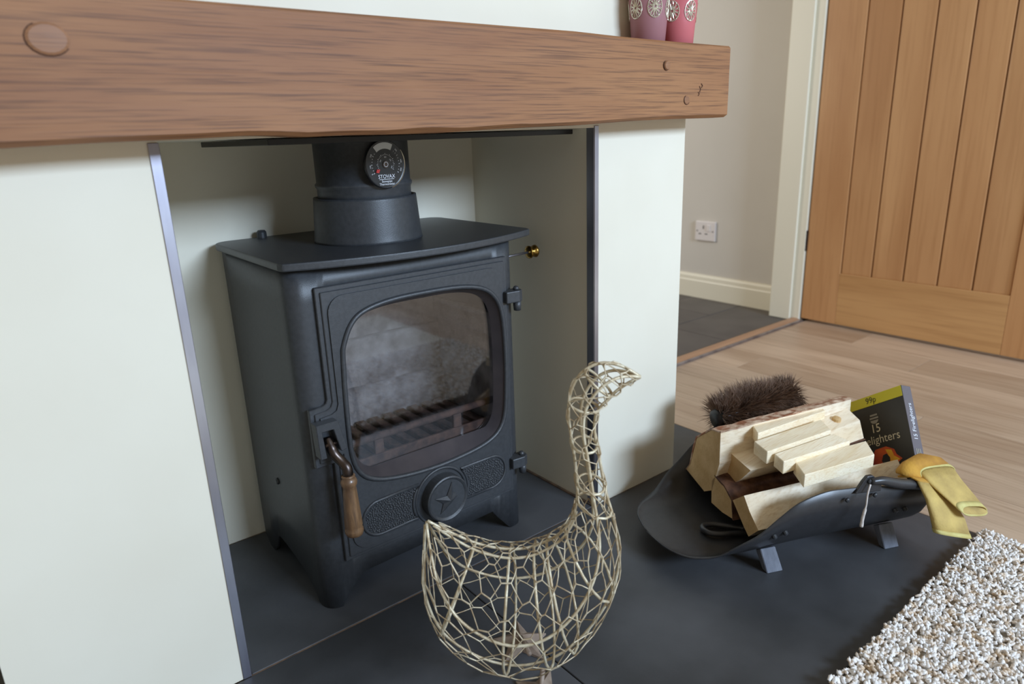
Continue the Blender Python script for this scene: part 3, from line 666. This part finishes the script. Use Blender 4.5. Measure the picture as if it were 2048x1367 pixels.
# bail handle folded back, with brackets
hp = []
for s in (-1, 1):
    br = mesh('handle_bracket', prism([(1.140, .170), (1.200, .166), (1.200, .186), (1.186, .196), (1.176, .204), (1.164, .204), (1.155, .194)], lambda u, v: S(u, B0+s*.174, v), lambda u, v: S(u, B0+s*.182, v)), 'scuttle', sb, bevel=.002)
    mesh('rivet', lathe([(.006, 0), (.006, .003), (.003, .005)], S(1.170, B0+s*.182, .193), SB*s, 12), 'iron', br, smooth=True)
    for u in (1.126, 1.190): mesh('rivet', lathe([(.005, 0), (.005, .003), (.002, .0045)], S(u, B0+s*.1775, .158), SB*s - UZ*.2, 12), 'iron', br, smooth=True)
hpts = [(1.170, -.186, .194), (1.195, -.186, .192), (1.235, -.184, .178), (1.28, -.182, .167), (1.325, -.176, .156), (1.358, -.150, .146), (1.372, -.10, .138), (1.375, 0, .134), (1.372, .10, .138), (1.358, .150, .146), (1.325, .176, .156), (1.28, .182, .167), (1.235, .184, .178), (1.195, .186, .192), (1.170, .186, .194)]
hc = cat(hpts, 5); nh = len(hc)
mesh('bail_handle', tube([S(p.x, B0+p.y, p.z) for p in hc], [.006 + .004*math.sin(min(1, i/12)*1.57)*math.sin(min(1, (nh-1-i)/12)*1.57) for i in range(nh)], 12), 'scuttle', sb, smooth=True)
tag(mesh('cord', tube(cat([S(1.166, -.0535, .190), S(1.158, -.058, .172), S(1.156, -.060, .150), S(1.152, -.060, .125), S(1.151, -.060, .104)], 5), [.0018]*12+[.0032]*6+[.0036]*3, 7), 'cord', None, smooth=True), 'short white cord hanging from the scuttle handle bracket', 'cord')

# logs: end polygon (b,z) at a0, extruded along vec, slight roughness
def log(name, a0, poly, vec, label, m='split', bark=None, bm='bark', seg=10, taper=1.0, seed=0, rough=.0022):
    o = thing(name, S(a0+vec[0]/2, sum(p[0] for p in poly)/len(poly)+vec[1]/2, min(p[1] for p in poly)), label, 'log', 'logs in the scuttle')
    n = len(poly); c = (sum(p[0] for p in poly)/n, sum(p[1] for p in poly)/n); V = []; F = []
    # subdivide the outline
    pp = []
    for i in range(n):
        p, q = poly[i], poly[(i+1) % n]
        for k in range(3): pp.append((p[0]+(q[0]-p[0])*k/3, p[1]+(q[1]-p[1])*k/3))
    n3 = len(pp)
    def pt(i, t):
        b_, z_ = pp[i % n3]; s = 1+(taper-1)*t; w = noise.noise((t*6+seed, b_*40, z_*40))*rough*(0 if t in (0, 1) else 1)
        d = Vector((b_-c[0], z_-c[1])); d = d*(s + w/max(d.length, .005))
        return S(a0+vec[0]*t, c[0]+d.x+vec[1]*t, c[1]+d.y+vec[2]*t)
    for j in range(seg+1): V += [pt(i, j/seg) for i in range(n3)]
    for j in range(seg):
        for i in range(n3): F.append((j*n3+i, j*n3+(i+1) % n3, (j+1)*n3+(i+1) % n3, (j+1)*n3+i))
    mesh('split_wood', (V, F), m, o)
    e0 = [pt(i, 0) for i in range(n3)]; e1 = [pt(i, 1) for i in range(n3)]
    mesh('cut_end', (e0, [tuple(range(n3))]), 'endgrain', o); mesh('cut_end', (e1, [tuple(range(n3))[::-1]]), 'endgrain', o)
    if bark:
        i0, i1 = bark[0]*3, bark[1]*3; V = []; F = []; m_ = i1-i0+1; sg = seg*2
        for lay in (0, 1):
            for j in range(sg+1):
                t = -.004 + 1.008*j/sg
                for i in range(i0, i1+1):
                    p = pt(i, min(max(t, .001), .999)); ax = S(a0+vec[0]*t, c[0]+vec[1]*t, c[1]+vec[2]*t); d = (p-ax).normalized()
                    e = noise.noise((t*17+seed, i*1.3, lay)); V.append(p + d*((.0008 if lay == 0 else .0045+.003*e)) + UZ*(.002*e if i in (i0, i1) else 0) + SA*((t-min(max(t, 0), 1))*.3))
        L0 = (sg+1)*m_
        for j in range(sg):
            for i in range(m_-1):
                a = j*m_+i; F.append((a, a+1, a+m_+1, a+m_)); F.append((L0+a, L0+a+m_, L0+a+m_+1, L0+a+1))
        for j in range(sg):
            for i in (0, m_-1): a = j*m_+i; F.append((a, a+m_, L0+a+m_, L0+a))
        for i in range(m_-1):
            for j in (0, sg): a = j*m_+i; F.append((a, a+1, L0+a+1, L0+a))
        mesh('bark', (V, F), bm, o)
    return o
A_ = [(.288, .088), (.271, .111), (.247, .187), (.188, .231), (.151, .240), (.149, .169), (.173, .093), (.204, .074)]
log('birch_log', .962, A_, (.36, .045, .012), 'large split birch log with a peeling bark edge beneath the brush', bark=(0, 4), seed=1)
B_ = [(.196, .190), (.075, .184), (.112, .148), (.160, .109), (.206, .120)]
log('birch_log', .992, [(.185, .188), (.080, .182), (.112, .146), (.150, .112), (.190, .118)], (.26, .03, .0), 'wedge shaped split log under the kindling with a pale sloping top', seed=2)
log('birch_log', .962, [(.176, .115), (.163, .131), (.126, .126), (.095, .110), (.088, .071), (.127, .064), (.172, .063)], (.30, .02, .006), 'low split log with dark bark on top between two larger logs', bark=(1, 4), bm='darkbark', seed=3)
log('birch_log', .958, [(.085, .117), (.047, .148), (.024, .124), (-.008, .101), (.022, .069), (.039, .080)], (.354, -.012, .030), 'long pale split log lying along the near side of the scuttle', seed=4)
log('birch_log', 1.10, [(.19, .150), (.19, .192), (.150, .218), (.110, .206), (.092, .170), (.12, .140)], (.215, .045, .012), 'knotty birch log end poking out right of the kindling sticks', bark=(4, 5), bm='darkbark', seed=5)
mesh('knot', lathe([(.010, -.004), (.009, .003), (.004, .005), (0, .005)], S(1.262, .165, .224), UZ - SB*.3, 12), 'endgrain', bpy.data.objects['birch_log.004'])
# kindling sticks
def stick(top, h, label, seed):
    P = [Vector(p) for p in top]; V = [S(*p) for p in P] + [S(p.x, p.y, p.z-h) for p in P]
    o = tag(mesh('kindling_stick', (V, [(0, 1, 2, 3), (7, 6, 5, 4), (0, 4, 5, 1), (1, 5, 6, 2), (2, 6, 7, 3), (3, 7, 4, 0)]), 'pine', None, bevel=.0012, seg=1), label, 'kindling', 'pine kindling sticks on the logs')
stick([(1.046, .162, .240), (1.245, .210, .246), (1.238, .175, .244), (1.034, .125, .240)], .028, 'smooth pine kindling stick furthest back, next to the bark edge', 1)
stick([(1.017, .112, .230), (1.210, .153, .236), (1.199, .105, .232), (1.014, .061, .230)], .028, 'wide pine kindling stick second from the bark edge', 2)
stick([(1.030, .060, .2235), (1.201, .100, .226), (1.215, .065, .222), (1.031, .030, .220)], .028, 'pine kindling stick third from the bark edge, its square end jutting left', 3)
stick([(1.066, .044, .210), (1.255, .066, .216), (1.228, .010, .214), (1.047, -.014, .210)], .028, 'striped pine kindling stick nearest the scuttle handle', 4)

# firelighter box
q0 = Vector((1.3336, -.4487, .297)); ux = q0 - Vector((1.3665, -.3033, .194)); uw = ux.length; ux.normalize()
uy = q0 - Vector((1.2576, -.5196, .147)); uy = (uy - ux*uy.dot(ux)).normalized(); un = ux.cross(uy)
if un.dot(Vector((-1, -1, .5))) < 0: un = -un
bw, bh, bd = .182, .205, .028
C0 = q0 - ux*bw - uy*bh    # lower left front corner
def BP(u, v, w): return C0 + ux*u + uy*v - un*w
bx = thing('firelighter_box', BP(bw/2, 0, bd/2), 'black and yellow box of firelighters propped behind the logs', 'box')
g = box(0, bw, 0, bd, 0, bh); mesh('carton', ([BP(v[0], v[2], v[1]) for v in g[0]], g[1]), 'card', bx, bevel=.0008, seg=1)
g = box(bw-.0002, bw+.0004, .0008, bd-.0008, .0008, bh-.0008); mesh('carton_side', ([BP(v[0], v[2], v[1]) for v in g[0]], g[1]), 'cardside', bx)
bo = BP(0, 0, 0)
mesh('price_band', flat([(.0006, bh-.0245), (bw-.0006, bh-.0245), (bw-.0006, bh-.0005), (.0006, bh-.0005)], bo, ux, uy, .0006), 'yellow', bx)
text('99p', BP(bw*.53, bh-.0125, 0), ux, uy, .020, 'inkdark', bx, off=.0012)
for k, (w_, v_) in enumerate(((.020, .157), (.024, .150))): mesh('shield_line', flat([(bw*.53-w_/2, v_-.002), (bw*.53+w_/2, v_-.002), (bw*.53+w_/2, v_+.002), (bw*.53-w_/2, v_+.002)], bo, ux, uy, .0006), 'inkgrey', bx)
mesh('shield_mark', flat([(bw*.53+.011*math.cos(math.radians(a)), .145+.008*math.sin(math.radians(a))) for a in range(180, 361, 20)], bo, ux, uy, .0006), 'inkgrey', bx)
text('15', BP(bw*.53, .125, 0), ux, uy, .028, 'inkcream', bx, off=.0008)
text('Firelighters', BP(bw*.53, .099, 0), ux, uy, .027, 'inkcream', bx, off=.0008)
mesh('flame_print', flat([(.070, .058), (.085, .078), (.115, .080), (.135, .070), (.139, .058), (.152, .046), (.140, .040), (.124, .022), (.095, .018), (.080, .030)], bo, ux, uy, .0006), 'flame1', bx)
mesh('flame_core', flat([(.112, .074), (.128, .070), (.132, .056), (.146, .046), (.133, .042), (.118, .030), (.121, .050)], bo, ux, uy, .0009), 'flame2', bx)
mesh('flame_hollow', flat([(.098, .050+.0), (.104, .062), (.114, .064), (.121, .054), (.118, .040), (.106, .034)], bo, ux, uy, .0012), 'card', bx)
text('15 Firelighters', BP(bw+.0004, bh*.60, bd/2), uy, un, .0145, 'inkwhite', bx, off=.0006)
mesh('side_mark', join(*[flat([(-.010, -.006+k*.005), (.010, -.006+k*.005), (.010, -.003+k*.005), (-.010, -.003+k*.005)], BP(bw+.0004, .052, bd/2), uy, un, .0006) for k in range(3)]), 'inkgrey', bx)

# hearth brush: round bristle head behind the big log
hb = thing('hearth_brush', S(1.14, .285, .17), 'brown bristle hearth brush lying behind the logs', 'brush')
ba, bb_ = Vector((1.045, .300, .200)), Vector((1.250, .312, .232))
ax0, ax1 = S(*ba), S(*bb_); axd = (ax1-ax0).normalized()
mesh('brush_head', tube([ax0-axd*.012, ax0-axd*.008, ax0, ax1, ax1+axd*.01], [.012, .022, .025, .022, .012], 16), 'black', hb, smooth=True)
V = []; F = []; rb = random.Random(5); n1 = axd.cross(UZ).normalized(); n2 = n1.cross(axd)
if n2.z < 0: n2 = -n2
for k in range(5200):
    t = rb.random(); an = rb.uniform(-2.3, 2.3); d = n2*math.cos(an) + n1*math.sin(an)
    base = ax0.lerp(ax1, t) + d*.020; L_ = (.040 + .026*rb.random())*(.72 + .28*math.sin(math.pi*min(1, t*1.15+.1)))
    dd = (d + axd*rb.uniform(-.25, .55)*(1 if t > .1 else -.2) + Vector([rb.uniform(-.35, .35) for _ in range(3)])).normalized()
    sd = dd.cross(Vector([rb.uniform(-1, 1) for _ in range(3)])).normalized()*.0007; s2 = dd.cross(sd).normalized()*.0007
    tip = base+dd*L_ + UZ*-.004; mid = base+dd*L_*.55; i0 = len(V)
    V += [base+sd, base-sd*.5+s2, base-sd*.5-s2, mid+sd*.8, mid-sd*.4+s2*.8, mid-sd*.4-s2*.8, tip]
    F += [(i0, i0+1, i0+4, i0+3), (i0+1, i0+2, i0+5, i0+4), (i0+2, i0, i0+3, i0+5), (i0+3, i0+4, i0+6), (i0+4, i0+5, i0+6), (i0+5, i0+3, i0+6)]
tag(mesh('bristles', (V, F), 'bristle', hb), None, None, None, 'stuff')
# slotted iron tool handle in the mouth of the scuttle
tl = thing('hearth_tool', S(1.0, .085, .04), 'black iron tool handle with slotted end inside the scuttle', 'fire tool')
tc_ = [(.912, .118, .0), (.906, .103, 0), (.912, .088, 0), (.93, .078, 0), (.955, .074, 0), (.985, .070, 0), (.995, .076, 0), (.985, .088, 0), (.96, .103, 0), (.935, .117, 0)]
mesh('slotted_end', tube([S(p.x, p.y, surf_z(p.x, p.y)+.010) for p in cat(tc_, 4, True)], .0062, 8, True), 'scuttle', tl, smooth=True)
mesh('shaft', tube([S(.985, .078, .048), S(1.05, .070, .048), S(1.20, .058, .055)], .006, 8), 'scuttle', tl, smooth=True)

# work gloves over the back of the scuttle
def loft(secs, th, nrm, m, name, parent, n=14):
    # secs: pairs of edge points; each ring is a flattened loop between them
    V = []; F = []; N_ = 2*n
    for (a, b_), t in zip(secs, th):
        a = Vector(a); b_ = Vector(b_); c = (a+b_)/2; h = (b_-a)/2
        for k in range(N_):
            x = 2*math.pi*k/N_; cx = math.copysign(abs(math.cos(x))**.6, math.cos(x)); sx = math.copysign(abs(math.sin(x))**.8, math.sin(x))
            V.append(c + h*cx + nrm*t*sx)
    for i in range(len(secs)-1):
        for k in range(N_): F.append((i*N_+k, i*N_+(k+1) % N_, (i+1)*N_+(k+1) % N_, (i+1)*N_+k))
    return mesh(name, (V, F), m, parent, smooth=True, solid=.0022)
gnr = Vector((.35, .45, .82)).normalized()
g1 = thing('work_glove', (1.27, -.59, .09), 'yellow leather work glove lying over the scuttle end, cuff outwards', 'glove', 'gloves on the scuttle')
cs = [((1.235, -.545, .150), (1.323, -.579, .139)), ((1.229, -.572, .139), (1.317, -.601, .120)), ((1.232, -.597, .122), (1.311, -.624, .104)), ((1.238, -.618, .105), (1.309, -.642, .089)), ((1.242, -.628, .098), (1.306, -.652, .083))]
loft(cs, [.010, .009, .008, .007, .008], gnr, 'leather', 'cuff', g1)
loft([cs[3], ((1.2425, -.630, .097), (1.3065, -.653, .082))], [.0085, .0095], gnr, 'hem', 'cuff_hem', g1)
loft([((1.206, -.515, .150), (1.262, -.508, .150)), ((1.200, -.530, .160), (1.296, -.533, .156)), ((1.222, -.543, .157), (1.318, -.562, .149)), ((1.233, -.549, .151), (1.322, -.578, .141))], [.004, .016, .017, .011], gnr, 'leather2', 'palm', g1)
loft([((1.2325, -.546, .151), (1.3235, -.577, .141)), ((1.2325, -.552, .149), (1.3225, -.583, .138))], [.0125, .0118], gnr, 'hem', 'wrist_seam', g1)
g2 = thing('work_glove', (1.23, -.6, .03), 'yellow leather work glove hanging below the other, cuff opening down', 'glove', 'gloves on the scuttle')
gn2 = Vector((-.55, -.75, .25)).normalized()
c2 = [((1.206, -.555, .148), (1.278, -.575, .122)), ((1.200, -.578, .118), (1.280, -.600, .092)), ((1.194, -.594, .086), (1.279, -.622, .064)), ((1.193, -.603, .060), (1.270, -.640, .034))]
loft(c2, [.006, .010, .013, .013], gn2, 'leather', 'cuff', g2)
loft([((1.1935, -.600, .066), (1.2715, -.637, .040)), ((1.193, -.6035, .0585), (1.2695, -.6415, .0325))], [.0142, .0142], gn2, 'hem', 'cuff_hem', g2)
loft([((1.205, -.520, .142), (1.265, -.530, .135)), ((1.206, -.540, .150), (1.274, -.560, .130)), ((1.205, -.556, .147), (1.277, -.576, .121))], [.005, .009, .007], gn2, 'leather2', 'palm', g2)

for g_ in (g1, g2): g_.location += Vector((-.066, -.020, .033))

# ------------------------------------------------------------------ tumblers on the beam
def tumbler(x, y, z0, m, label, seed):
    o = thing('glass_tumbler', (x, y, z0), label, 'glass', 'frosted tumblers on the mantel')
    Hh = .125; r0, r1 = .0335, .043
    mesh('cup', lathe([(0, 0), (r0-.003, 0), (r0, .003), (r1, Hh), (r1-.002, Hh), (r0-.002, .010), (0, .008)], (x, y, z0), n=40, caps=False), m, o, smooth=True)
    cdir = math.atan2(-1.0-y, -.23-x)
    for k in range(6):
        a0 = cdir + (k-2.5)*1.047 + (.25 if seed else -.18); zc = .062; gs = []
        def onsurf(du, dz, e=.0006):
            z = zc+dz; r = r0+(r1-r0)*z/Hh+e; a = a0+du/r; return Vector((x+r*math.cos(a), y+r*math.sin(a), z0+z))
        for j in range(12):
            t = j*math.pi/6
            loop = []
            for i in range(10):
                p = i*math.pi/5; rad = .0085+.0065*math.cos(p); tt = t+.20*math.sin(p)*(1.2 if rad > .008 else .7); loop.append(onsurf(rad*math.cos(tt), rad*1.25*math.sin(tt)))
            gs.append(tube(loop, .00075, 4, True))
        gs.append(tube([onsurf(.0145*math.cos(i*.3142), .019*math.sin(i*.3142)) for i in range(20)], .0009, 4, True))
        mesh('foil_rosette', join(*gs), 'foil', o)
    return o
tumbler(.930, -.045, 1.0263, 'purple', 'frosted mauve tumbler with silver rosettes on the mantel', 0)
tumbler(1.020, -.045, 1.0258, 'pink', 'frosted pink tumbler with silver rosettes nearest the mantel end', 1)

# ------------------------------------------------------------------ shaggy rug
rg = thing('shag_rug', (.6, -1.2, 0), 'cream and beige shaggy rug beside the hearth', 'rug')
mesh('backing', box(-.5, 1.345, -1.9, -.652, 0, .008), 'rugback', rg, bevel=.003)
V = []; F = []; rp_ = random.Random(9)
ico = [(0, 0, 1), (.894, 0, .447), (.276, .851, .447), (-.724, .526, .447), (-.724, -.526, .447), (.276, -.851, .447), (.6, .4, -.5), (-.3, .7, -.5), (-.7, -.2, -.5), (.1, -.75, -.5)]
icf = [(0, 1, 2), (0, 2, 3), (0, 3, 4), (0, 4, 5), (0, 5, 1), (1, 6, 2), (2, 6, 7), (2, 7, 3), (3, 7, 8), (3, 8, 4), (4, 8, 9), (4, 9, 5), (5, 9, 6), (5, 6, 1)]
step = .0054; nx = int((1.352-.0)/step); ny = int(.62/step)
for i in range(nx):
    for j in range(ny):
        x = .0 + i*step + rp_.uniform(-.005, .005); y = -.648 - j*step + rp_.uniform(-.005, .005)
        lean = Vector((rp_.gauss(0, .8), rp_.gauss(0, .8), .8)).normalized(); l = rp_.uniform(.0055, .0095); w = rp_.uniform(.0026, .0041); tw = rp_.uniform(0, 6.28)
        c = Vector((x, y, .013 + rp_.uniform(0, .004) + .006*noise.noise((x*60, y*60, 1)))); a = lean.orthogonal().normalized(); b_ = lean.cross(a); i0 = len(V)
        for p in ico:
            px = p[0]*math.cos(tw)-p[1]*math.sin(tw); pyy = p[0]*math.sin(tw)+p[1]*math.cos(tw)
            V.append(c + a*px*w + b_*pyy*w + lean*p[2]*l)
        F += [(q[0]+i0, q[1]+i0, q[2]+i0) for q in icf]
tag(mesh('shag_pile', (V, F), 'pile', rg, smooth=True), None, None, None, 'stuff')
